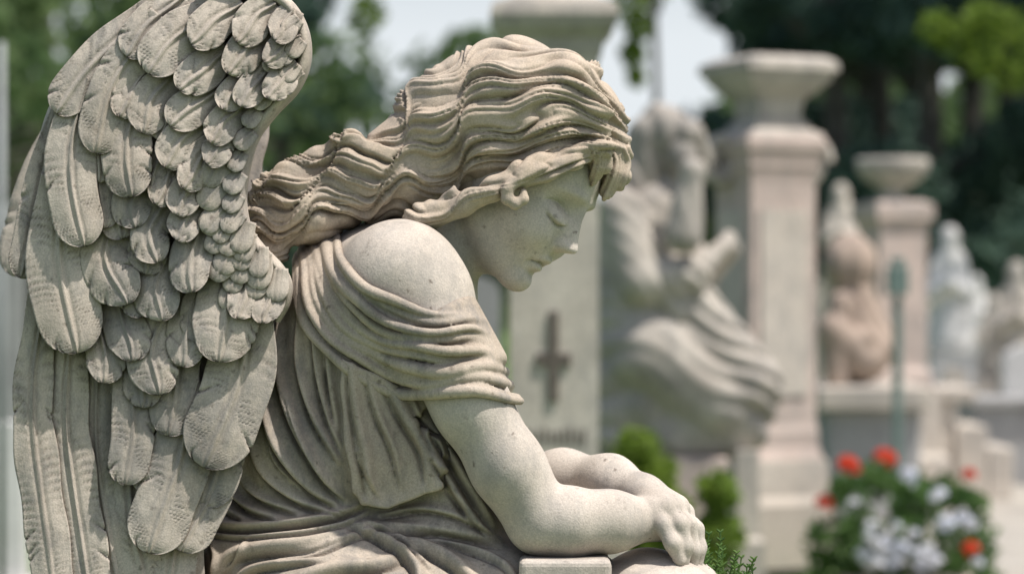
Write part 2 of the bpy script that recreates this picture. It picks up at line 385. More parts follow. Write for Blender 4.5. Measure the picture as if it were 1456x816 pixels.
fa_=.7+.6*(.5+.5*np.sin(scc*17+vc*4))
frn=.45+.55*ss(scc,.0,.10)
edge_=1-.75*ss(vc,5.0,5.9)*(1-ss(scc,.45,.6))
Hh=(0.0118*(lk-.75)*(.5+.5*edge_)+0.0056*fa_*(fn-.6)+0.0042*sw*lk*edge_+0.005*(lkid-.5)*lk*edge_)*frn
mf=fam_id
fl=0.0060*(ridge(vc[mf]*1.0+.5,.55)-.7)+0.0042*(ridge(vc[mf]*3.0,.62)-.6)
Hh[mf]=fl
cd=np.hypot(hx-734,hy-273); Hh*=1-0.9*np.exp(-(cd/24)**4)
for _ in range(1):
    S_=np.zeros(len(Hh));C_=np.zeros(len(Hh))
    for k in range(4):
        i=HQ[:,k];j=HQ[:,(k+1)%4]; S_+=np.bincount(i,Hh[j],len(Hh))+np.bincount(j,Hh[i],len(Hh)); C_+=np.bincount(i,None,len(Hh))+np.bincount(j,None,len(Hh))
    Hh=.5*Hh+.5*S_/np.maximum(C_,1)
HVV=HVV+Nn_*Hh[:,None]*1.15
hair=mesh_obj('hair',HVV,HQ,hairM,angel)
print('hair',len(HVV),time.time()-T0)
# ---- robe
def poly2d(px,py,poly):
    poly=np.array(poly,float); d=np.full(px.shape,1e9); s=np.ones(px.shape)
    n=len(poly)
    for i in range(n):
        a=poly[i];b=poly[i-1]; e=b-a; wx=px-a[0];wy=py-a[1]
        t=np.clip((wx*e[0]+wy*e[1])/(e@e),0,1); bx=wx-e[0]*t;by=wy-e[1]*t
        d=np.minimum(d,bx*bx+by*by)
        c1=py>=a[1];c2=py<b[1];c3=e[0]*wy>e[1]*wx
        fl=(c1&c2&c3)|(~c1&~c2&~c3); s=np.where(fl,-s,s)
    return s*np.sqrt(d)
def robebase(P):
    d=el(P,M(530,470,50),(.150,.175,.15),rotY(-.25))
    d=smin(d,el(P,M(500,625,52),(.185,.165,.165)),.06)
    d=smin(d,el(P,M(490,800,55),(.235,.17,.14)),.05)
    d=smin(d,rc(P,M(480,875,-60),M(800,885,-60),.125,.11),.05)
    d=smin(d,rc(P,M(480,870,160),M(800,890,160),.125,.10),.05)
    d=smin(d,rc(P,M(610,560,-30),M(655,730,-30),.066,.078),.03)
    return d
def robelow(P):
    d=robebase(P)
    d=smin(d,rc(P,M(800,900,-60),M(830,1250,-60),.10,.12),.04)
    d=smin(d,rc(P,M(800,900,160),M(830,1250,160),.10,.12),.04)
    return d
flap=[(484,505),(560,545),(630,556),(606,580),(588,594),(604,614),(626,626),(636,650),(630,676),(634,696),(604,700),(580,712),(552,722),(520,716),(500,700),(494,660),(486,600)]
def robe(P):
    d=robelow(P)
    s=(D/(D+P[:,1])); px=728+P[:,0]*1000*s; py=408-(P[:,2]-CZ)*1000*s
    m=(P[:,1]<0.05)&(np.abs(d)<0.04)
    if m.any():
        w=1.5*np.sin(py[m]/13)+1.2*np.sin(px[m]/11)
        p=(poly2d(px[m],py[m],flap)+w)/1000
        d[m]=smin(d[m],smax(p,d[m]-0.015-.00005*np.clip(py[m]-560,0,160),.004),.002)
    return d
RV,RQ=polygonize(robe,(-0.50,-0.25,CZ-0.50),(0.24,0.32,CZ-0.0),0.0026)
def strokes(V,Q,f,lst):
    N=vnorm(V,Q); disp=np.zeros(len(V))
    for (pts,w,h) in lst:
        c=spl(pts,60); y,hit=surf_y(f,c[:,0],c[:,1],-1,n=110)
        yy=y.copy()
        for _ in range(2): yy[1:-1]=0.25*yy[:-2]+0.5*yy[1:-1]+0.25*yy[2:]
        P=W(c[:,0],c[:,1],yy); w=w/1000;h=h/1000
        tap=np.sin(np.linspace(0.08,1,60)*np.pi*0.97)**0.7
        m=((V>P.min(0)-3*w)&(V<P.max(0)+3*w)).all(1)
        idx=np.nonzero(m)[0]
        if len(idx)==0: continue
        best=np.full(len(idx),1e9); bt=np.zeros(len(idx))
        for k in range(len(P)-1):
            a=P[k];ab=P[k+1]-P[k]; q=V[idx]-a; t=np.clip((q@ab)/(ab@ab+1e-12),0,1)
            dd=((q-t[:,None]*ab)**2).sum(1); b=dd<best; best[b]=dd[b]; bt[b]=tap[k]
        d=np.sqrt(best)/(w*(.55+.45*bt))
        disp[idx]+=h*bt*(np.exp(-d**2) if h>0 else np.exp(-(np.sqrt(d*d+.05)-.22)*1.7)*(d<3))
    disp=np.clip(disp,-0.022,0.026)
    return V+N*disp[:,None]
R=[]
def rib(pts,w,h,gw=None,sg=1):
    R.append((pts,w,h))
    if gw is None: gw=w*0.42
    o=np.array(pts,float); T=np.gradient(o,axis=0);T/=np.linalg.norm(T,axis=1)[:,None]
    Nn=np.stack([-T[:,1],T[:,0]],-1)
    R.append(((o+sg*Nn*w*1.12).tolist(),gw,-h*1.2))
rib([(400,440),(400,520),(414,590),(450,660),(494,712)],9,15)
rib([(426,450),(428,520),(446,590),(482,655)],7,13)
rib([(446,470),(455,540),(470,600),(488,640)],6,10)
rib([(466,500),(473,560),(482,610)],6,9)
rib([(382,470),(378,560),(394,630),(440,690),(490,722)],9,16)
rib([(360,540),(360,620),(380,672),(430,712),(484,728)],8,13)
rib([(345,600),(344,660),(368,702),(424,728)],7,13)
rib([(326,640),(330,692),(356,722),(404,738)],7,12)
rib([(310,690),(322,722),(350,738)],6,9)
rib([(412,560),(430,620),(462,680),(490,708)],4,6)
rib([(375,600),(392,655),(436,702)],4,6)
rib([(296,744),(350,749),(420,745),(480,731),(516,714)],8,15)
rib([(292,758),(350,763),(425,759),(486,745),(522,727)],5,9)
rib([(500,520),(508,590),(522,650),(528,708)],8,10)
rib([(524,540),(538,590),(560,640),(572,690)],6,8)
rib([(556,552),(578,595),(604,640),(612,684)],10,11)
rib([(506,610),(516,660),(540,706)],5,7)
rib([(586,566),(600,600),(620,640)],5,8)
rib([(604,590),(640,645),(672,700),(702,745)],9,15)
rib([(618,650),(645,692),(670,730),(694,758)],7,12)
rib([(636,690),(655,715),(672,740)],6,8)
rib([(540,732),(600,722),(650,732),(700,756)],6,10)
rib([(520,742),(570,750),(630,752),(712,768)],10,11)
rib([(304,812),(332,788),(380,777),(440,770),(490,752)],13,12)
rib([(318,850),(352,812),(410,799),(462,794)],7,10)
rib([(400,792),(450,782),(500,762),(540,752)],6,8)
rib([(390,850),(430,822),(480,806),(540,800),(575,782)],12,12)
rib([(500,742),(548,766),(588,800),(605,850)],9,13)
rib([(524,744),(570,768),(612,806)],5,8)
rib([(570,762),(622,784),(662,812),(690,850)],11,12)
rib([(610,762),(662,778),(715,800),(740,830)],6,8)
rib([(480,850),(520,828),(570,820),(610,835)],8,9)
rib([(300,770),(310,800),(304,850)],7,10)
rib([(352,770),(346,790),(322,812)],5,8)
RV=strokes(RV,RQ,robe,R)
RV=lap(RV,RQ,1,0.3)
robeO=mesh_obj('robe',RV,RQ,robeM,angel)
LV,LQ=polygonize(lambda P: smax(robelow(P),P[:,2]-(CZ-0.48),.003),(-0.45,-0.25,CZ-0.92),(0.26,0.32,CZ-0.46),0.012)
mesh_obj('skirt',LV,LQ,robeM,angel)
print('robe',len(RV),time.time()-T0)
# ---- shawl
SG=[[(478,332),(490,372),(520,410),(570,434),(625,446),(668,446),(684,450)],
    [(460,338),(474,395),(508,438),(560,467),(625,480),(674,476),(698,488)],
    [(444,345),(457,415),(496,466),(554,498),(622,511),(684,508),(716,520)],
    [(430,354),(442,430),(485,490),(545,525),(612,539),(684,535),(732,546)],
    [(417,370),(430,450),(475,512),(542,549),(608,562),(680,556),(740,568)]]
NSG=40
SGa=np.stack([spl(g,NSG) for g in SG])
def bodyrobe(P): return np.minimum(bodysdf(P,False),robebase(P))
sc=[]
ks=[0,0.20,0.38,0.56,0.80,0.98,1.16,1.40,1.62,1.84,2.02,2.26,2.52,2.72,2.92,3.16,3.38,3.58,3.78,4.0]
kr=[.0070,.0042,.0062,.0042,.0092,.0045,.0068,.0045,.0090,.0050,.0065,.0045,.0095,.0048,.0070,.0092,.0048,.0066,.0046,.0080]
ko=[5,0,4,0,10,0,5,0,10,1,5,0,10,0,5,10,0,5,0,9]
for i,k in enumerate(ks):
    c=fam(SGa,k); c=wavy(c,3.0,170,k*1.3); c=wavy(c,.6,80,i*2.3); sc.append(c)
C=np.concatenate(sc); y,_=surf_y(bodyrobe,C[:,0],C[:,1],-1,n=160); y=y.reshape(len(ks),NSG)
SP=[]
tt=np.linspace(0,1,NSG)
for i in range(len(ks)):
    yy=y[i].copy()
    for _ in range(6): yy[1:-1]=0.25*yy[:-2]+0.5*yy[1:-1]+0.25*yy[2:]
    yy=np.minimum(yy,y[i]+0.004)
    SP.append((W(sc[i][:,0],sc[i][:,1],yy-0.002-ko[i]*0.001*(.75+.35*np.sin(tt*4+i*1.3))), kr[i]*(0.88+0.25*np.sin(tt*4.5+i*1.9))*(1-.25*ss(tt,.8,1))))
def shawl(P):
    d=np.full(len(P),1.0)
    for c,r in SP:
        for g0 in range(0,NSG-1,8):
            g1=min(g0+8,NSG-1); cc=c[g0:g1+1]
            m=((P>cc.min(0)-0.028)&(P<cc.max(0)+0.028)).all(1)
            if not m.any(): continue
            Qp=P[m]; e=np.full(len(Qp),1.0)
            for j in range(g0,g1):
                e=np.minimum(e,rc(Qp,c[j],c[j+1],r[j],r[j+1]))
            dm=d[m]; d[m]=np.where(dm>.9,e,smin(dm,e,.0020))
    return d
def shawl2(P):
    d=shawl(P)
    b=rc(P,M(618,470,-100),M(680,550,-118),.072,.056)
    ax=M(680,550,-118)-M(618,470,-100); ax/=np.linalg.norm(ax)
    t=(P-M(618,470,-100))@ax
    b=smax(b,np.abs(t-0.043)-0.054,.012)
    return smin(d,b,.004)
SV,SQ=polygonize(shawl2,(-0.34,-0.30,CZ-0.22),(0.05,0.10,CZ+0.11),0.0022,marg=2.2)
SV=lap(SV,SQ,1,0.4)
shawlO=mesh_obj('shawl',SV,SQ,robeM,angel)
print('shawl',len(SV),time.time()-T0)
# ---- wing
def feather(path,w,ybase,lift=9,seed=0,thick=13,fine=2.6):
    r=np.random.default_rng(seed)
    Lc=np.linalg.norm(np.diff(np.array(path,float),axis=0),axis=1).sum()
    ns=int(np.clip(Lc/fine,14,190)); nt=int(np.clip(w/fine,11,41))|1
    c=spl(path,ns); c=wavy(c,2.0*ss(np.linspace(0,1,ns),0,.5),Lc*.9,seed) if w>42 else c
    T=np.gradient(c,axis=0);T/=np.linalg.norm(T,axis=1)[:,None]
    Nn=np.stack([-T[:,1],T[:,0]],-1)
    s=np.linspace(0,1,ns); tipf=min(0.42,0.54*w/Lc+0.03)
    s2=1-(1-s)**1.35; c=np.stack([np.interp(s2,s,c[:,k]) for k in (0,1)],-1); Nn=np.stack([np.interp(s2,s,Nn[:,k]) for k in (0,1)],-1)
    prof=np.where(s2<1-tipf,0.76+0.24*ss(s2,0,0.5),np.clip(1-((s2-(1-tipf))/tipf)**2.2,0,1)**.5)
    prof=np.maximum(prof,0.03)
    t=np.linspace(-1,1,nt); at=np.abs(t)[None]
    hw=w/2*prof
    wob=1+(0.05 if Lc>300 else .025)*np.sin(s2*(30 if Lc>300 else 13)+seed)
    edge=np.ones((ns,nt))
    H=np.zeros((ns,nt)); big=w>42
    for _ in range((r.integers(1,4) if Lc<300 else 8) if big else 0):
        s0=r.uniform(0.3,0.92);sg=r.choice([-1,1])
        line=np.abs((s2[:,None]-s0)*Lc-at*w*0.42)
        gme=np.exp(-(line/2.0)**2)*((t[None]*sg)>0.2)
        H-=4.2*gme*ss(at,0.3,0.95); edge-=0.08*gme*(at>.8)
    X=c[:,None,0]+Nn[:,None,0]*(hw*wob)[:,None]*t*edge; Y=c[:,None,1]+Nn[:,None,1]*(hw*wob)[:,None]*t*edge
    dome=(1-at**2.4)*min(8,w*0.10)*np.minimum(prof,1)[:,None]
    dome=dome+ (at**7)*2.6*(1 if big else 0.3)+(3.5*ss(s2,.82,1)[:,None] if big else 0)
    tilt=(3.0*t[None]*r.uniform(-1,1)) if big else 0
    rw=0.055 if w>60 else 0.08
    rach=3.6*np.exp(-(t/rw)**2)[None]*(1-0.6*s2)[:,None]-3.2*np.exp(-((at-2.4*rw)/(rw*1.1))**2)*(1-.5*s2[:,None])
    if not big: rach=rach*.5
    per=8.5 if w>60 else 7.5
    ph=((s2[:,None]*Lc-(at**.85)*w/2*1.7)/per+0.25*np.sin(s2[:,None]*9+seed)+r.uniform(0,1))*np.pi
    barb=-(2.6 if big else .9)*(1-np.abs(np.sin(ph)))**1.8*ss(at,0.12,0.3)*(0.55+.45*np.sin(s2[:,None]*19+t[None]*3+seed))
    H=H+dome+rach+barb+tilt
    yb=ybase-lift*ss(s2,0.0,1.0)[:,None]-H
    top=W(X,Y,yb/1000.0)
    bot=W(X,Y,(ybase-lift*ss(s2,0,1)[:,None]+thick+0*H)/1000.0)
    Vt=top.reshape(-1,3);Vb=bot.reshape(-1,3); n=ns*nt
    i=np.arange(ns-1)[:,None]*nt;j=np.arange(nt-1)[None]
    F1=np.stack([i+j,i+j+1,i+nt+j+1,i+nt+j],-1).reshape(-1,4)
    F2=F1[:,::-1]+n
    e=[]
    k=np.arange(ns-1)*nt; e.append(np.stack([k,k+nt,k+nt+n,k+n],-1)); k2=k+nt-1; e.append(np.stack([k2+nt,k2,k2+n,k2+nt+n],-1))
    k=np.arange(nt-1); e.append(np.stack([k+1,k,k+n,k+1+n],-1)); k2=k+(ns-1)*nt; e.append(np.stack([k2,k2+1,k2+1+n,k2+n],-1))
    return np.vstack([Vt,Vb]),np.vstack([F1,F2]+e)
FE=[
 ([(66,400),(48,600),(88,930)],62,1.2),([(104,440),(96,640),(146,950)],72,0.2),([(140,500),(140,680),(196,950)],66,-0.8),([(190,560),(186,720),(236,950)],60,-0.1),
 ([(262,700),(246,800),(240,930)],72,0.3),([(225,600),(220,700),(210,900)],60,-1.4),([(105,130),(60,260),(30,396)],52,-0.6),
 ([(186,490),(188,600),(180,690)],62,1.6),([(282,540),(252,660),(213,787)],90,1.9),([(312,620),(296,710),(258,784)],64,1.0),
 ([(352,430),(338,550),(288,664)],102,2.5),([(130,440),(150,495),(146,545)],56,1.4),([(335,560),(315,640),(290,720)],70,-.2),
 ([(96,250),(84,380),(112,502)],98,2.5),([(125,110),(98,230),(122,350)],74,3.4),([(232,5),(145,78),(80,162)],60,1.4),
 ([(232,25),(168,108),(134,218)],64,2.7),([(160,310),(152,370),(180,434)],74,3.0),([(165,420),(180,470),(188,514)],64,2.0),
 ([(155,190),(140,260),(150,325)],54,2.0),([(200,140),(178,210),(190,280)],72,4.0),([(222,235),(190,280),(193,324)],60,3.1),
 ([(245,270),(215,325),(222,374)],56,3.7),([(248,350),(224,400),(228,457)],66,3.1),([(240,430),(216,500),(226,562)],72,2.2),
 ([(280,410),(264,470),(262,522)],56,2.4),([(322,385),(320,440),(314,515)],94,3.5),([(290,315),(270,365),(274,416)],60,4.5),
 ([(310,15),(255,50),(210,105)],70,3.0),([(262,-5),(215,32),(178,80)],54,1.6),([(345,5),(308,30),(270,62)],60,3.9),
 ([(392,5),(362,28),(338,62)],54,4.4),([(378,40),(350,68),(326,107)],54,4.9),([(325,70),(290,98),(256,130)],58,4.1),
 ([(328,115),(285,145),(242,180)],60,4.0),([(305,158),(265,195),(234,238)],60,4.2),([(250,100),(216,145),(202,190)],60,3.2),
 ([(418,12),(406,32),(390,58)],44,5.0),([(428,50),(404,65),(378,92)],44,5.3),([(424,92),(404,108),(382,142)],44,5.6),
 ([(388,95),(364,118),(344,153)],46,5.4),([(358,105),(338,128),(316,156)],46,5.0),([(352,145),(322,172),(298,203)],48,5.3),
 ([(345,180),(316,203),(293,234)],44,5.5),([(310,200),(282,232),(262,270)],50,4.9),([(336,214),(310,238),(291,264)],40,5.8),
 ([(332,248),(306,270),(288,297)],40,5.8),([(332,280),(310,305),(290,332)],40,5.8),([(292,245),(268,272),(250,306)],50,4.8),
 ([(288,285),(265,312),(250,342)],48,4.8),([(262,225),(240,250),(222,292)],52,4.0),([(215,95),(190,125),(172,168)],54,2.7),
 ([(95,420),(110,450),(140,480)],40,1.2),([(210,560),(205,640),(222,700)],54,0.6),([(335,500),(318,560),(300,610)],66,1.5),
 ([(235,300),(215,340),(205,390)],58,2.2),([(300,400),(285,440),(285,490)],58,2.0),([(190,350),(185,400),(205,450)],56,1.7),([(170,240),(165,290),(175,340)],56,1.9),([(250,190),(225,230),(215,275)],58,3.0),
 ([(280,100),(250,150),(225,200)],58,2.4),([(200,470),(205,520),(200,580)],56,1.0),([(160,150),(140,200),(140,260)],58,1.6),([(265,480),(250,540),(240,620)],70,1.0),
 ([(352,385),(348,415),(340,454)],50,3.9),([(388,400),(382,428),(374,460)],44,3.8),
]
random.seed(11)
rimx=lambda y: np.interp(y,[300,318,340,360,380,400,430,455],[338,340,350,362,380,394,398,390])
rowy=[318,335,352,369,387,405,424]
for row,yy in enumerate(rowy):
    x0=300+row*4; x1=rimx(yy)-2
    sz=27+row*1.2
    n=max(2,int((x1-x0)/(sz*.74))+1)
    for i in range(n):
        x=x0+(x1-x0)*(i+(0.45 if row%2 else 0))/(n-0.55)+random.uniform(-3,3)
        y=yy+random.uniform(-4,4)+ (x-x0)*0.16-3
        k=random.uniform(.9,1.2)*sz; a=-0.38+0.010*(x-340)*.6+random.uniform(-.12,.12)
        dx,dy=math.sin(a),math.cos(a)
        FE.append(([(x-dx*k*.9,y-dy*k*.9),(x,y),(x+dx*k*.55,y+dy*k*.55)],k,6.2-row*0.26+random.uniform(-.1,.1)-(x-x0)*0.006))
for (x,y) in [(412,38),(418,70),(410,104),(388,128),(400,62),(386,92),(370,142),(356,170),(345,200),(335,232),(331,262),(329,290),(332,314)]:
    a=-.75+random.uniform(-.15,.15); k=random.uniform(25,31); dx,dy=math.sin(a),math.cos(a)
    FE.append(([(x-dx*k*.7,y-dy*k*.7),(x,y),(x+dx*k*.5,y+dy*k*.5)],k,6.0))
parts=[]
for q,(p,w,ly) in enumerate(FE):
    small=w<42
    parts.append(feather(p,w,-96-ly*6.8,lift=(8 if small else 19),seed=q,thick=(16 if w<60 else 20)))
outline=[(215,12),(262,2),(330,-6),(385,0),(425,40),(428,85),(412,125),(380,160),(354,200),(342,245),(338,290),(348,330),(368,362),(392,388),(396,425),(372,462),(345,560),(310,640),(290,740),(275,930),(100,930),(60,700),(50,520),(62,400),(62,300),(98,185),(145,90)]
o=spl(outline+[outline[0]],160)[:-1]
def slab(o,ya,yb):
    n=len(o); Va=W(o[:,0],o[:,1],np.full(n,ya/1000)); Vb=W(o[:,0],o[:,1],np.full(n,yb/1000)); return np.vstack([Va,Vb]),n
sv,n=slab(o,-94,-40)
faces=[tuple(range(n))[::-1],tuple(range(n,2*n))]+[(i,(i+1)%n,n+(i+1)%n,n+i) for i in range(n)]
WV,WF=join(parts)
rim=spl([(290,-16),(345,-14),(384,-8),(415,12),(434,48),(436,88),(421,124),(391,156),(364,193),(350,238),(345,285),(352,325),(373,356),(398,380),(412,402),(411,430),(398,456)],130)
kk=np.arange(130)
rp=W(rim[:,0]-4,rim[:,1],np.interp(kk,[0,50,95,129],[-.106,-.110,-.112,-.100]))
tv,tf=tube(rp,np.interp(kk,[0,60,105,129],[.010,.0105,.010,.005]),18,flat=2.6)
WV,WF=join([(WV,WF),(tv,tf)])
e1=spl([(235,4),(154,66),(88,152),(58,260)],30)
tv,tf=tube(W(e1[:,0],e1[:,1],np.full(30,-0.075)),np.full(30,.016),12,flat=1.6)
WV,WF=join([(WV,WF),(tv,tf)])
off=len(WV)
allf=WF.tolist()+[tuple(int(a)+off for a in f) for f in faces]
wing=mesh_obj('wing',np.vstack([WV,sv]),allf,wingM,angel)
print('wing',len(WV),time.time()-T0)
parts=[feather(p,w,230-ly*6,lift=10,seed=q+99,fine=6) for q,(p,w,ly) in enumerate([([(130,120),(62,250),(16,392)],64,0),([(200,40),(120,200),(70,420)],90,0),([(120,300),(90,500),(120,900)],110,0),([(200,300),(170,500),(200,900)],110,0.5),([(280,200),(250,400),(260,800)],120,1),([(330,60),(260,150),(180,300)],110,1.5),([(350,150),(325,280),(315,500)],100,2)])]
fv,ff=join(parts); wing2=mesh_obj('wing',fv,ff,wingM,angel)
def rock(P):
    d=el(P,M(930,900,-40),(.125,.17,.118)); d=smin(d,rc(P,M(900,960,-40),M(880,1200,-40),.13,.17),.05)
    n=0.003*np.sin(P[:,0]*60)*np.sin(P[:,2]*55+P[:,1]*40)
    return d+n
kv,kq=polygonize(rock,(-0.05,-0.25,0.55),(0.40,0.20,CZ-0.36),0.007)
rk=mesh_obj('rock',kv,kq,skinM,angel)
def boxv(x0,x1,y0,y1,z0,z1):
    V=np.array([(x,y,z) for x in (x0,x1) for y in (y0,y1) for z in (z0,z1)])
    F=np.array([(0,1,3,2),(4,6,7,5),(0,4,5,1),(2,3,7,6),(0,2,6,4),(1,5,7,3)]); return V,F
def boxes(name,specs,mat,parent=None,bev=0.01):
    V,F=join([boxv(*s) for s in specs])
    ob=mesh_obj(name,V,F,mat,parent,smooth=False)
    if bev: b=ob.modifiers.new('b','BEVEL'); b.width=bev;b.segments=3
    return ob
a=M(738,796,-180);b=M(870,796,-180)
boxes('ledge',[(a[0],b[0],-0.18,0.12,0.70,a[2])],skinM,angel,0.009)
boxes('plinth',[(-0.60,0.45,-0.40,0.50,0,0.12),(-0.54,0.40,-0.34,0.44,0.12,0.52),(-0.58,0.43,-0.38,0.48,0.52,0.60)],robeM,angel,0.012)
boxes('seat',[(-0.48,0.12,-0.28,0.36,0.60,0.92)],robeM,angel,0.02)
# ================= BACKGROUND =================
cream=stone('pale_limestone',(0.62,0.56,0.49),(0.50,0.445,0.385),(0.22,0.19,0.16),scale=2,bump=0,speck=0.4,grain=60,stain=.5)
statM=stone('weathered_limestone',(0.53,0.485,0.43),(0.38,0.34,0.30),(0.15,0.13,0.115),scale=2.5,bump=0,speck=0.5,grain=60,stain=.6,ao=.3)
grey=stone('grey_granite',(0.40,0.395,0.39),(0.30,0.298,0.295),(0.16,0.16,0.155),scale=2,bump=0,speck=0.3,grain=60)
brown=stone('brown_sandstone',(0.42,0.33,0.27),(0.33,0.255,0.21),(0.16,0.12,0.1),scale=2,bump=0,speck=0.3,grain=60)
pink=stone('pinkish_sandstone',(0.60,0.495,0.44),(0.48,0.39,0.345),(0.26,0.21,0.18),scale=2,bump=0,speck=0.4,grain=60,stain=.5)
white=stone('white_marble',(0.76,0.74,0.72),(0.62,0.60,0.59),(0.3,0.29,0.27),scale=2,bump=0,speck=0.2,grain=60)
dark=simple('dark_bronze',(0.17,0.145,0.125),(0.12,0.10,0.085),20,0.6)
def lathe(name,cx,d,prof,mat,parent=None,n=4,rot=0.0):
    m=d/FP; c=Bp(cx,408,d); V=[];
    ph=(math.pi/4 if n==4 else 0)+rot
    for (hw,py) in prof:
        r=hw*m*(math.sqrt(2) if n==4 else 1)
        z=max(0.0,CZ+(408-py)*m)
        for k in range(n):
            a=ph+2*math.pi*k/n; V.append((c[0]+r*math.cos(a),c[1]+r*math.sin(a),z))
    F=[]
    for i in range(len(prof)-1):
        for k in range(n):
            F.append((i*n+k,(i+1)*n+k,(i+1)*n+(k+1)%n,i*n+(k+1)%n))
    F.append(tuple(range(n))); F.append(tuple(range((len(prof)-1)*n,len(prof)*n))[::-1])
    return mesh_obj(name,V,F,mat,parent,smooth=(n>4))
d=8.6; t=empty('grave_pillar',None,"tall cream stone grave pillar with a dark cross and stepped cap","grave pillar")
lathe('shaft',787,d,[(62,84),(62,690)],cream,t)
lathe('cap',787,d,[(40,-60),(44,-30),(40,-6),(86,14),(90,30),(84,46),(70,62),(66,84)],statM,t)
lathe('base',787,d,[(70,690),(82,700),(84,760),(100,770),(100,990)],cream,t)
m=d/FP; c=Bp(787,408,d); yf=c[1]-62*m
def gpx(px): return c[0]+(px-787)*m
def gz(py): return CZ+(408-py)*m
boxes('cross',[(gpx(778),gpx(793),yf-0.012,yf+0.004,gz(568),gz(442)),(gpx(761),gpx(777.5),yf-0.012,yf+0.004,gz(519),gz(500)),(gpx(793.5),gpx(810),yf-0.012,yf+0.004,gz(519),gz(500))],dark,t,0.004)
boxes('inscription',[(gpx(745+i*9),gpx(749+i*9),yf-0.004,yf+0.002,gz(628),gz(604+(i*5)%7)) for i in range(10)],dark,t,0)
def figure(name,prims,mat,parent,d,h,k=0.02,folds=0.0,fr=(38,20,10)):
    mm=d/FP
    pr=[]
    for p in prims:
        if p[0]=='e': pr.append(('e',Bp(p[1],p[2],d+p[3]),np.array([p[4],p[5],p[6]])*mm))
        else: pr.append(('c',Bp(p[1],p[2],d+p[3]),Bp(p[5],p[6],d+p[7]),p[4]*mm,p[8]*mm))
    los=[];his=[]
    for p in pr:
        if p[0]=='e': los.append(p[1]-p[2]*1.05);his.append(p[1]+p[2]*1.05)
        else:
            r=max(p[3],p[4]);los.append(np.minimum(p[1],p[2])-r);his.append(np.maximum(p[1],p[2])+r)
    lo_=np.min(los,0)-0.05;hi_=np.max(his,0)+0.05
    c0=(lo_+hi_)/2
    def f(P):
        dd=None
        for p in pr:
            e=el(P,p[1],p[2]) if p[0]=='e' else rc(P,p[1],p[2],p[3],p[4])
            dd=e if dd is None else smin(dd,e,k)
        if folds:
            q=P-c0
            ph=q[:,0]*fr[0]/2+q[:,1]*fr[1]/2+q[:,2]*fr[2]/2+1.6*np.sin(q[:,2]*7+q[:,0]*4)+.9*np.sin(q[:,0]*11-q[:,2]*3)
            dd=dd+folds*(1-2*np.abs(np.sin(ph))**.8)*(.6+.4*np.sin(q[:,2]*5+q[:,0]*9))
        return dd
    v,q=polygonize(f,lo_,hi_,h)
    return mesh_obj(name,v,q,mat,parent)
d=11.0; t=empty('mourner_statue',None,"weathered stone mourner in a billowing draped robe beside a pillar","statue")
figure('body',[('e',968,220,-.05,25,28,31),('c',950,258,0,20,925,300,0,40),('c',925,300,0,46,930,400,0,50),('c',925,395,-.2,23,1000,376,-.15,17),('c',1000,376,-.15,16,1030,350,-.1,13),('c',940,300,.15,30,1000,390,.15,22),('c',1000,390,.15,22,1040,355,.0,14),('e',1036,344,-.05,13,13,17)],statM,t,d,0.012,0.025)
figure('sleeve',[('c',885,300,-.12,32,912,398,-.2,34),('c',912,398,-.2,30,985,392,-.18,24),('c',930,400,-.15,30,965,440,-.15,24)],statM,t,d,0.012,0.03,0.013,(50,10,50))
figure('robe',[('c',905,330,0,54,915,470,0,62),('e',925,480,0,64,70,60),('c',975,430,-.08,38,1062,545,-.1,46),('c',975,430,.1,38,1062,545,.1,46),('c',930,500,-.1,62,1020,565,-.1,56),('c',1066,556,-.05,44,1048,606,-.05,42),('c',1045,604,-.05,44,960,612,-.05,44),('c',880,500,0,36,884,612,0,38),('c',930,560,0,60,960,602,0,50)],statM,t,d,0.011,0.03,0.016,(26,12,52))
figure('veil',[('e',940,188,0,38,42,40),('c',925,200,0,33,895,290,0,33),('c',895,290,0,33,872,430,0,26),('e',978,190,-.05,22,24,22),('c',992,198,-.02,12,1006,228,0,9)],statM,t,d,0.012,0.03,0.013,(60,20,24))
figure('child',[('e',985,244,-.25,18,19,20),('c',980,268,-.25,19,972,334,-.25,27)],statM,t,d,0.014,0.03,0.006)
zz=lambda py: CZ+(408-py)*d/FP
boxes('plinth',[(Bp(950,0,d)[0],Bp(1030,0,d)[0],d-D-.22,d-D+.22,0.18,zz(645))],pink,t,0.02)
boxes('base',[(Bp(865,0,d)[0],Bp(1030,0,d)[0],d-D-.35,d-D+.45,0.0,0.18)],grey,t,0.02)
boxes('seat',[(Bp(850,0,d)[0],Bp(1000,0,d)[0],d-D+.23,d-D+.5,0.182,zz(395))],grey,t,0.02)
lathe('post',1062,10.8,[(16,640),(16,760),(24,768),(24,900)],cream,t)
d=12.3; t=empty('monument_pillar',None,"tall pinkish stone monument pillar with flared capital and scrolls","grave pillar")
R_=math.radians(24)
lathe('capital',1092,d,[(58,84),(72,92),(74,104),(66,110),(66,116),(56,126),(50,134),(38,142),(34,160),(34,172),(42,178),(44,186),(56,192),(58,196)],statM,t,rot=R_)
lathe('shaft',1088,d,[(60,196),(64,204),(62,218),(57,228),(57,240),(54,246),(52,262),(52,600),(55,612),(55,632),(60,650)],pink,t,rot=R_)
lathe('base',1088,d,[(64,650),(66,700),(74,712),(76,800)],cream,t,rot=R_)
for sx in (1150,1024):
    mm=d/FP; cc=Bp(sx,232,d); 
    ang=np.linspace(0,4.2*math.pi,60); rr=np.linspace(26,5,60)*mm
    P=np.stack([cc[0]+rr*np.cos(ang),np.full(60,cc[1]-0.02),cc[2]+rr*np.sin(ang)*1.4],-1)
    v,f=tube(P,np.linspace(.035,.02,60),8,flat=3); mesh_obj('scroll',v,f,cream,t)
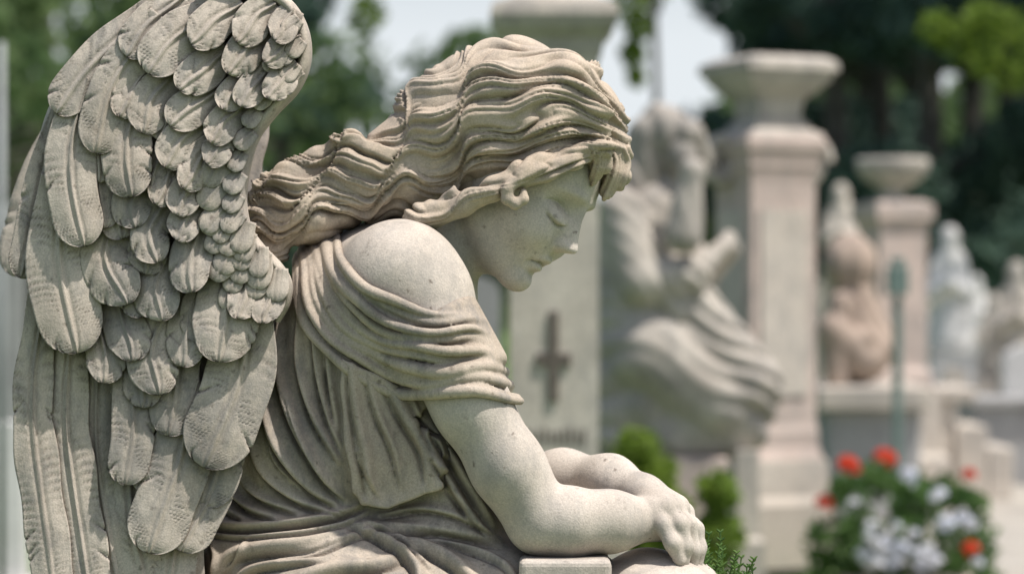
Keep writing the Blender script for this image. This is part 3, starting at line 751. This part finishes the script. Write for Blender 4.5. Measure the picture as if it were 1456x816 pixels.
cx_,cy_,_=Bp(1088,408,d); hw=52*d/FP; zp=lambda py: CZ+(408-py)*d/FP
for rr_,nm in ((R_,'panel'),(R_-math.pi/2,'panel')):
    V,F=boxv(-hw*.72,hw*.72,-hw-.012,-hw+.01,zp(560),zp(300)); c_,s_=math.cos(rr_),math.sin(rr_)
    V=np.stack([cx_+c_*V[:,0]-s_*V[:,1],cy_+s_*V[:,0]+c_*V[:,1],V[:,2]],-1); mesh_obj(nm,V,F,cream,t,False)
d=16.5; t=empty('urn_pillar',None,"pale stone pillar topped with a wide shallow urn","grave pillar")
lathe('urn',1269,d,[(50,226),(53,232),(50,244),(40,256),(24,266),(15,274),(14,280),(24,286)],statM,t,n=24)
lathe('shaft',1269,d,[(30,286),(44,292),(44,312),(38,320),(36,330),(36,520),(42,530),(44,560)],pink,t,rot=.3)
lathe('base',1269,d,[(50,560),(52,640),(60,650),(60,760)],cream,t,rot=.3)
d=15.5; t=empty('crouching_statue',None,"brownish stone crouching rounded figure on a slab tomb","statue")
figure('body',[('e',1208,374,0,38,38,42),('c',1212,400,0,26,1218,470,0,40),('e',1220,500,0,48,50,46),('c',1195,430,-.15,16,1185,490,-.2,13),('c',1185,490,-.2,13,1235,480,-.2,11),('c',1240,440,.1,16,1262,500,-.1,13),('c',1225,510,-.15,26,1185,470,-.2,22),('c',1185,475,-.2,20,1190,540,-.2,15)],brown,t,d,0.016,0.03,.012)
mm=d/FP; zz=lambda py: CZ+(408-py)*mm
boxes('slab',[(Bp(1150,0,d)[0],Bp(1308,0,d)[0],d-D-.5,d-D+.5,zz(578),zz(546))],cream,t,0.02)
boxes('tomb_wall',[(Bp(1165,0,d)[0],Bp(1295,0,d)[0],d-D-.4,d-D+.4,0,zz(578)-.002)],grey,t,0.02)
t=boxes('grave_lantern',[(Bp(1270,0,14)[0],Bp(1282,0,14)[0],14-D-.03,14-D+.03,0,CZ+(408-420)*14/FP),(Bp(1262,0,14)[0],Bp(1290,0,14)[0],14-D-.06,14-D+.06,CZ+(408-419)*14/FP,CZ+(408-378)*14/FP),(Bp(1267,0,14)[0],Bp(1285,0,14)[0],14-D-.04,14-D+.04,CZ+(408-377)*14/FP,CZ+(408-366)*14/FP)],simple('verdigris_metal',(0.20,0.27,0.25),(0.14,0.20,0.18),10,0.5),None,0.01)
tag(t,"slim weathered green metal grave lantern on a post","lantern")
def standing(px,py,h,d,mat,label):
    t=empty('cemetery_statue',None,label,"statue"); k=h/180
    figure('body',[('e',px,py+18*k,0,15*k,15*k,19*k),('c',px,py+43*k,0,17*k,px,py+88*k,0,24*k),('c',px,py+88*k,0,24*k,px+2,py+160*k,0,34*k),('c',px-16*k,py+48*k,0,10*k,px-26*k,py+98*k,-.1,9*k),('c',px+16*k,py+48*k,0,10*k,px+26*k,py+98*k,-.1,9*k),('c',px-26*k,py+98*k,-.1,9*k,px,py+80*k,-.25,7*k),('c',px+26*k,py+98*k,-.1,9*k,px,py+80*k,-.25,7*k)],mat,t,d,0.03,0.04,.01)
    lathe('pedestal',px,d,[(34*k,py+178*k),(30*k,py+188*k),(30*k,py+240*k),(40*k,py+246*k),(40*k,900)],mat,t)
standing(1350,322,180,21,white,"white standing cemetery statue on a pedestal")
standing(1412,418,120,27,cream,"cream standing cemetery statue among low graves")
standing(1196,262,150,23,cream,"pale cemetery statue standing behind a pillar")
standing(1446,372,170,24,statM,"weathered standing cemetery statue on a tall pedestal")
standing(1388,392,110,34,white,"small distant white cemetery statue on a pedestal")
standing(1308,386,100,36,cream,"small distant cream cemetery statue on a pedestal")
def gravecross(px,py,h,d,mat,label):
    t=empty('grave_cross',None,label,"grave cross"); mm=d/FP; c=Bp(px,py,d); w=h*.09*mm; y0=d-D
    z1=c[2]; z0=max(.3,CZ+(408-py-h)*mm); zc=z1-(z1-z0)*.3
    boxes('upright',[(c[0]-w,c[0]+w,y0-w,y0+w,z0,z1)],mat,t,.01)
    boxes('crossbar',[(c[0]-w*3.6,c[0]+w*3.6,y0-w*1.12,y0+w*1.12,zc-w,zc+w)],mat,t,.01)
    boxes('pedestal',[(c[0]-w*3,c[0]+w*3,y0-w*3,y0+w*3,0,z0-.002)],mat,t,.02)
gravecross(1330,430,90,29,white,"white stone grave cross on a block")
gravecross(1402,455,80,24,statM,"weathered stone grave cross on a block")
gravecross(1168,400,90,30,cream,"cream stone grave cross on a block")
gravecross(1428,500,60,21,cream,"low cream grave cross near a kerb wall")
d=16.8; mm=d/FP; t=empty('table_tomb',None,"pale stone table tomb with curved supports","tomb")
zz=lambda py: CZ+(408-py)*mm
boxes('slab',[(Bp(1285,0,d)[0],Bp(1375,0,d)[0],d-D-.35,d-D+.35,zz(568),zz(548))],cream,t,0.02)
boxes('support',[(Bp(1318,0,d)[0],Bp(1345,0,d)[0],d-D-.3,d-D+.3,0.0,zz(568)-.002)],cream,t,0.02)
boxes('step',[(Bp(1346,0,d)[0],Bp(1392,0,d)[0],d-D-.32,d-D+.3,0.0,zz(602))],cream,t,0.02)
boxes('step',[(Bp(1392.5,0,d)[0],Bp(1428,0,d)[0],d-D-.32,d-D+.3,0.0,zz(632))],cream,t,0.02)
P=np.array([Bp(*a,d-.3) for a in spl([(1290,560),(1296,590),(1280,620),(1290,650),(1292,705)],24).tolist()])
v,f=tube(P,.05,12,flat=2); mesh_obj('support',v,f,cream,t)
def headstone(px0,px1,py,d,mat,label,round_=True,thick=.15):
    mm=d/FP; a=Bp(px0,0,d)[0];b=Bp(px1,0,d)[0]; z=CZ+(408-py)*mm; w=b-a
    n=16; pts=[(a,0.12)]+([( (a+b)/2-w/2*math.cos(math.pi*k/n), z-w*.35+w*.35*math.sin(math.pi*k/n)) for k in range(n+1)] if round_ else [(a,z),(b,z)])+[(b,0.12)]
    y0=d-D-thick/2;y1=d-D+thick/2; N=len(pts)
    V=[(x,y0,zz_) for x,zz_ in pts]+[(x,y1,zz_) for x,zz_ in pts]
    F=[tuple(range(N)),tuple(range(N,2*N))[::-1]]+[(i,N+i,N+(i+1)%N,(i+1)%N) for i in range(N)]
    t=empty('headstone',None,label,"gravestone",group="headstones in the cemetery")
    mesh_obj('slab',V,F,mat,t,smooth=False)
    boxes('plinth',[(a-.08,b+.08,y0-.08,y1+.08,0,0.118)],mat,t,.01)
headstone(1425,1500,490,19,white,"pale rounded headstone near a low wall")
headstone(1380,1420,500,28,grey,"small grey headstone on grass")
headstone(-25,36,600,11,white,"white headstone beside a pole",False)
headstone(-40,34,290,22,grey,"grey-blue tall headstone under trees",False)
headstone(640,712,392,13,grey,"dark grey rounded headstone beside a pillar")
headstone(1168,1190,440,26,white,"small white headstone on grass")
headstone(1300,1326,450,30,cream,"small cream headstone on grass")
headstone(1440,1456,400,34,white,"small white headstone far across the grass")
headstone(1385,1400,452,36,cream,"tiny cream headstone far across the grass")
headstone(1305,1335,500,23,white,"small white headstone behind a table tomb")
headstone(1372,1394,440,31,white,"narrow white headstone far across the grass")
headstone(1340,1372,520,20,cream,"low cream headstone behind a kerb wall")
mm=18/FP
w=boxes('low_wall',[(Bp(1372,0,18)[0],Bp(1600,0,18)[0],18-D-.3,18-D+.3,0,CZ+(408-575)*mm),(Bp(1366,0,18)[0],Bp(1606,0,18)[0],18-D-.36,18-D+.36,CZ+(408-575)*mm+.002,CZ+(408-563)*mm)],grey,None,.01); tag(w,"low dark grey stone kerb wall with coping","wall")
w=lathe('metal_pole',3,9,[(5,60),(5,900)],simple('painted_metal',(0.3,0.32,0.32),(0.25,0.26,0.26),5,.5),None,n=12); tag(w,"slim grey metal pole standing in the grass","pole")
# ---- ground
gm,nt,b=newmat('grass_ground'); L=nt.links
g=nd(nt,'ShaderNodeNewGeometry'); n1=nd(nt,'ShaderNodeTexNoise'); n1.inputs['Scale'].default_value=0.35;n1.inputs['Detail'].default_value=6; L.new(g.outputs['Position'],n1.inputs['Vector'])
r=nd(nt,'ShaderNodeValToRGB'); e=r.color_ramp.elements; e[0].position=.42;e[0].color=(0.07,0.13,0.025,1);e[1].position=.6;e[1].color=(0.12,0.19,0.045,1); L.new(n1.outputs['Fac'],r.inputs[0])
n2=nd(nt,'ShaderNodeTexNoise'); n2.inputs['Scale'].default_value=14;n2.inputs['Detail'].default_value=5; L.new(g.outputs['Position'],n2.inputs['Vector'])
mx=nd(nt,'ShaderNodeMix',data_type='RGBA',blend_type='MULTIPLY'); mx.inputs[0].default_value=.4; L.new(r.outputs[0],mx.inputs[6]);L.new(n2.outputs['Fac'],mx.inputs[7]); L.new(mx.outputs[2],b.inputs['Base Color']); b.inputs['Roughness'].default_value=.95
gr=mesh_obj('ground',[(-300,-30,0),(300,-30,0),(300,600,0),(-300,600,0)],[(0,1,2,3)],gm,None,False); gr["kind"]="structure"
pm=stone('gravel',(0.45,0.42,0.37),(0.36,0.33,0.29),(0.2,0.18,0.15),scale=2,bump=0,speck=.4,grain=40)
pa=mesh_obj('path',[(1.3,5.0,.004),(3.8,5.0,.004),(6.8,26,.004),(4.2,26,.004)],[(0,1,2,3)],pm,None,False); pa["kind"]="structure"
# ---- foliage
def leaves(cent,rad,n,size,seed,flat=0.5):
    r=np.random.default_rng(seed); cent=np.asarray(cent,float); rad=np.asarray(rad,float)
    if rad.ndim==1: rad=rad[:,None]*np.ones(3)
    k=r.integers(0,len(cent),n); dv=r.normal(size=(n,3)); dv/=np.linalg.norm(dv,axis=1)[:,None]
    P=cent[k]+dv*(r.uniform(0.2,1,n)**0.5)[:,None]*rad[k]
    a=r.normal(size=(n,3)); a/=np.linalg.norm(a,axis=1)[:,None]; c=r.normal(size=(n,3)); b=np.cross(a,c); b/=np.linalg.norm(b,axis=1)[:,None]
    s=(size*r.uniform(.6,1.3,n))[:,None]
    V=np.stack([P-a*s,P+b*s*flat,P+a*s,P-b*s*flat],1).reshape(-1,3)
    F=np.arange(4*n).reshape(-1,4); return V,F
leafD=simple('dark_leaves',(0.10,0.155,0.115),(0.06,0.11,0.088),1.2,.7,.38)
leafM=simple('green_leaves',(0.17,0.24,0.10),(0.095,0.16,0.07),1.0,.7,.48)
leafY=simple('fresh_leaves',(0.25,0.34,0.06),(0.16,0.25,0.045),2.0,.6,.5)
barkM=simple('bark',(0.12,0.11,0.095),(0.07,0.065,0.055),4,.9)
def treemesh(seed,H,cr,n,size,con=False):
    r=np.random.default_rng(seed); P=np.array([(0,0,0),(.1,0,H*.3),(.0,.1,H*.6),(0.1,0,H*.93)]); p=spl(P,16)
    parts=[tube(p,np.linspace(H*.022,H*.005,16),10)]
    cen=[];rad=[]
    for i in range(26):
        h=r.uniform(.22 if not con else .08,1.0); rr=cr*((1.08-h) if con else math.sin(min(1,(1.08-h)*1.3)*math.pi*.62)); a=r.uniform(0,6.28); q=r.uniform(.3,1)*rr
        c=np.array([q*math.cos(a),q*math.sin(a),H*h]); cen.append(c); rad.append((cr*.36*(1.15-h*.6),)*2+(cr*.24,))
        b0=np.array([np.interp(h*.8,[0,1],[0,.1]),0,H*h*.85]); parts.append(tube(np.array([b0,(b0+c)/2+[0,0,.1],c]),np.array([.008,.006,.003])*H,6))
    return join(parts),leaves(cen,rad,n,size,seed)
kinds=[]
for i,(H,cr,n,sz,con) in enumerate([(11,3.2,3000,.2,False),(14,3.0,6200,.22,True),(9,2.6,3200,.18,False)]):
    (tv,tf),(lv,lf)=treemesh(i+5,H,cr,n,sz,con)
    lm=[leafM,leafD,leafM][i]
    to=mesh_obj('trunk',tv,tf,barkM); lo_=mesh_obj('crown',lv,lf,lm,smooth=False); kinds.append((to.data,lo_.data))
    bpy.data.objects.remove(to);bpy.data.objects.remove(lo_)
def tree(k,px,d,sc,rz,label):
    e=empty('tree',None,label,"tree",group="trees behind the graves"); p=Bp(px,408,d); e.location=(p[0],p[1],0); e.scale=(sc,)*3; e.rotation_euler=(0,0,rz)
    for nm,me in (('trunk',kinds[k][0]),('crown',kinds[k][1])):
        link(bpy.data.objects.new(nm,me),e)
for i,(k,px,d,sc) in enumerate([(1,1180,48,1.1),(1,1250,52,1.2),(1,1330,46,1.1),(1,1440,50,1.2),(1,1500,43,1.0),(1,1225,60,1.3),(1,1300,60,1.3),(1,1390,60,1.3),
      (0,10,38,1.0),(0,175,45,1.1),(1,60,55,1.2),(0,310,46,1.0),(1,405,56,.9),(2,-60,34,1.0),(1,270,58,1.1)]):
    tree(k,px,d,sc,i*1.3,["leafy green tree with spreading crown","tall dark green conifer","leafy medium tree with rounded crown"][k])
cen=[];rad=[]
r=np.random.default_rng(3)
for i in range(420):
    px=r.uniform(-700,2200); d=r.uniform(78,100)
    gap=math.exp(-((px-950)/165)**2); gap2=.8*math.exp(-((px-560)/85)**2); gap3=.6*math.exp(-((px-120)/50)**2)
    Hh_=(11+3*math.sin(px*.013))*(1-0.78*gap)*(1-gap2)*(1-gap3)
    p=Bp(px,408,d); h=r.uniform(0,1)*Hh_; cen.append((p[0],p[1],h)); rad.append((2.2,2.2,1.3))
lv,lf=leaves(cen,rad,28000,.55,4); wd=mesh_obj('distant_wood',lv,lf,leafM,None,False); wd["kind"]="stuff"
tag(wd,"dark green mixed woodland beyond the cemetery","wood")
t=empty('tree',None,"young tree with bright yellow-green leaves overhanging the graves","tree")
p0=Bp(1640,408,20); 
C=[];Rr=[]
for (px,py,rr) in [(1330,40,26),(1365,55,30),(1400,80,34),(1440,105,32),(1430,40,30),(1395,25,28),(1470,70,40),(1500,20,50),(1540,100,60),(1600,0,90),(1650,-100,110),(1550,-120,90),(1700,60,100),(1760,-60,100),(1640,-230,110)]:
    C.append(Bp(px,py,20)); Rr.append(rr*20/FP)
lv,lf=leaves(C,Rr,1900,.055,8); mesh_obj('crown',lv,lf,leafY,t,False)
tr=[tube(spl([(p0[0],p0[1],0),(p0[0]-.05,p0[1],1.6),(p0[0]+.05,p0[1],4.4)],16),np.linspace(.09,.03,16),10)]
for q in (0,3,6,8,10,13): tr.append(tube(spl([(p0[0],p0[1],1.9+.1*q),tuple((C[q]+p0+[0,0,2.2-p0[2]])/2),tuple(C[q])],10),np.linspace(.03,.008,10),6))
v,f=join(tr); mesh_obj('trunk',v,f,barkM,t)
t=empty('tree',None,"slender tree with a hanging leafy branch","tree")
C=[];Rr=[]
for (px,py,rr) in [(905,110,14),(900,75,20),(908,40,22),(895,5,30),(930,-60,70),(850,-110,90),(990,-120,90),(900,-200,110),(520,20,30),(800,-180,80),(1010,-200,90),(640,-120,60),(520,-60,50)]:
    C.append(Bp(px,py,24)); Rr.append(rr*24/FP)
lv,lf=leaves(C,Rr,2000,.06,9); mesh_obj('crown',lv,lf,leafY,t,False)
p0=Bp(935,408,24.3)
tr=[tube(spl([(p0[0]-.1,p0[1],0),(p0[0],p0[1],2.5),(p0[0]-.1,p0[1],6)],16),np.linspace(.05,.03,16),8)]
for q in (3,5,6,9,11): tr.append(tube(spl([(p0[0],p0[1],4.2),tuple((C[q]+np.array([p0[0],p0[1],4.8]))/2),tuple(C[q])],10),np.linspace(.03,.008,10),6))
v,f=join(tr); mesh_obj('trunk',v,f,barkM,t)
t=empty('bush',None,"bright green leafy bush at the foot of a statue","bush")
C=[Bp(px,py,10.3) for px,py in [(905,640),(890,690),(925,680),(900,740),(945,735),(880,790),(930,790),(1020,700),(1025,760),(1000,800)]]
lv,lf=leaves(C,[.10,.14,.12,.16,.13,.17,.17,.09,.11,.13],2200,.035,21); mesh_obj('foliage',lv,lf,leafY,t,False)
b0=Bp(915,408,10.3); v,f=join([tube(spl([(b0[0],b0[1],0),((b0[0]+c_[0])/2,b0[1],c_[2]*.5),tuple(c_)],8),np.linspace(.015,.005,8),6) for c_ in C]); mesh_obj('stem',v,f,barkM,t)
# ---- flower planter
d=11.6; mm=d/FP; t=empty('flower_planter',None,"planter with white and red flowers in loose green foliage","potted flowers")
C=[Bp(px,py,d+dy) for px,py,dy in [(1205,700,0),(1250,680,.1),(1300,700,0),(1345,700,.1),(1375,720,0),(1225,760,-.1),(1290,755,-.2),(1350,775,-.1),(1285,800,-.1),(1180,770,0),(1385,770,.05),(1300,720,-.15),(1180,815,0),(1385,815,0),(1240,815,-.1),(1340,815,-.1)]]
lv,lf=leaves(C,[.10,.10,.11,.09,.10]+[.13]*11,2300,.034,11); mesh_obj('foliage',lv,lf,simple('plant_leaves',(0.13,0.23,0.07),(0.055,0.12,0.035),8,.6,.4),t,False)
lathe('pot',1285,d,[(95,815),(98,822),(82,840),(70,870)],pink,t,n=28)
def bloom(mat,seed,rad,n,name):
    r=np.random.default_rng(seed); V=[];F=[];o=0
    for i in range(n):
        dv=r.normal(size=3);dv/=np.linalg.norm(dv); dv[2]=abs(dv[2]); c=dv*rad*.8
        a=np.cross(dv,r.normal(size=3));a/=np.linalg.norm(a);b=np.cross(dv,a); s=rad*.5
        ring=[c+dv*s*.2+s*(math.cos(x)*a+math.sin(x)*b)*(1 if k%2 else .6) for k,x in enumerate(np.linspace(0,2*math.pi,10,endpoint=False))]
        V.append(c);V+=ring
        F+=[(o,o+1+k,o+1+(k+1)%10) for k in range(10)]; o+=11
    ob=mesh_obj(name,np.array(V),F,mat,smooth=False); me=ob.data; bpy.data.objects.remove(ob); return me
whiteF=bloom(simple('white_petals',(.82,.82,.84),(.68,.72,.82),10,.6,.3),1,.042,16,'flower')
redF=bloom(simple('red_petals',(.75,.09,.04),(.55,.05,.02),10,.6,.3),2,.052,22,'flower')
rr=np.random.default_rng(5)
wl=[(1235,765),(1262,782),(1245,800),(1300,760),(1318,785),(1308,805),(1275,750),(1228,790),(1290,682),(1345,745),(1368,735),(1335,705),(1262,765),(1270,805),(1330,800),(1250,775),(1240,750),(1282,778),(1300,792),(1390,800),(1380,745),(1215,715),(1275,795),(1292,676)]
for me,lst in ((whiteF,wl),(redF,[(1205,662),(1253,648),(1378,676),(1380,782),(1172,716),(1258,655),(1210,668)])):
    for px,py in lst:
        ob=bpy.data.objects.new('flower',me); link(ob,t); p=Bp(px,py,d-.24-rr.uniform(0,.08)); ob.location=p; ob.rotation_euler=(rr.uniform(0,.6),rr.uniform(-.5,.5),rr.uniform(0,6)); s=rr.uniform(.7,1.2); ob.scale=(s,s,s)
# ---- evergreen shrub
t=empty('evergreen_shrub',None,"small green evergreen shrub growing beside the stone ledge","shrub")
r=np.random.default_rng(12)
stems=[]
cx,cy=M(1018,900,10)[0],0.02
for i in range(50):
    bx,by=cx+r.normal()*.026,cy+r.normal()*.04; zt=CZ-0.345-abs(r.normal())*.05-abs(bx-cx)*.6
    p=spl([(bx,by,zt-.25),(bx+r.normal()*.008,by,zt-.1),(bx+r.normal()*.02,by+r.normal()*.02,zt)],22); stems.append(tube(p,.0012,5))
    for k in range(3,22):
        for sgn in (-1,1):
            L_=.016*(1-k/26)+.004; a=r.uniform(-.6,.6)+(0 if sgn>0 else math.pi); dv=np.array([math.cos(a),math.sin(a)*.8,.8]); dv/=np.linalg.norm(dv)
            stems.append(tube(np.array([p[k],p[k]+dv*L_*.6,p[k]+dv*L_]),np.array([.0014,.0017,.0006]),5))
v,f=join(stems); mesh_obj('foliage',v,f,simple('evergreen_leaves',(0.09,0.16,0.035),(0.04,0.09,0.02),60,.6),t)
v,f=tube(spl([(cx,cy,0),(cx+.01,cy,.4),(cx,cy,CZ-.55)],12),np.linspace(.02,.008,12),8); mesh_obj('trunk',v,f,barkM,t)
# ================= LIGHT, CAMERA
wd=bpy.data.worlds.new('World'); scene.world=wd; wd.use_nodes=True; nt=wd.node_tree; bg=nt.nodes['Background']
sky=nt.nodes.new('ShaderNodeTexSky'); sky.sky_type='NISHITA'; sky.sun_disc=False
dirv=np.array([0.44,-0.22,1.0]); dirv/=np.linalg.norm(dirv)
elv=math.asin(dirv[2]); az=math.atan2(dirv[0],dirv[1])
sky.sun_elevation=elv; sky.sun_rotation=az; sky.dust_density=3.0; sky.air_density=1.0
tcw=nt.nodes.new('ShaderNodeTexCoord'); sx=nt.nodes.new('ShaderNodeSeparateXYZ'); nt.links.new(tcw.outputs['Generated'],sx.inputs[0])
mr=nt.nodes.new('ShaderNodeMapRange'); mr.inputs[1].default_value=0.10; mr.inputs[2].default_value=0.24; mr.inputs[3].default_value=0.95; mr.inputs[4].default_value=0.0; nt.links.new(sx.outputs[2],mr.inputs[0])
mw=nt.nodes.new('ShaderNodeMix'); mw.data_type='RGBA'; nt.links.new(mr.outputs[0],mw.inputs[0]); nt.links.new(sky.outputs[0],mw.inputs[6]); mw.inputs[7].default_value=(6.9,7.3,7.6,1)
nt.links.new(mw.outputs[2],bg.inputs[0]); bg.inputs[1].default_value=0.12
sl=bpy.data.lights.new('sun','SUN'); sl.energy=5.0; sl.angle=math.radians(1.2); sl.color=(1,.95,.88); so=bpy.data.objects.new('sun',sl); scene.collection.objects.link(so)
so.rotation_euler=Vector(-dirv).to_track_quat('-Z','Y').to_euler()
cam=bpy.data.cameras.new('camera'); co=bpy.data.objects.new('camera',cam); scene.collection.objects.link(co); scene.camera=co
co.location=(0,-D,CZ); co.rotation_euler=(math.radians(90),0,0); cam.lens=85; cam.sensor_width=36; cam.clip_end=2000
cam.dof.use_dof=True; cam.dof.focus_distance=D-0.12; cam.dof.aperture_fstop=3.0
scene.view_settings.view_transform='Standard'; scene.view_settings.look='None'; scene.view_settings.exposure=0
print('done',time.time()-T0)
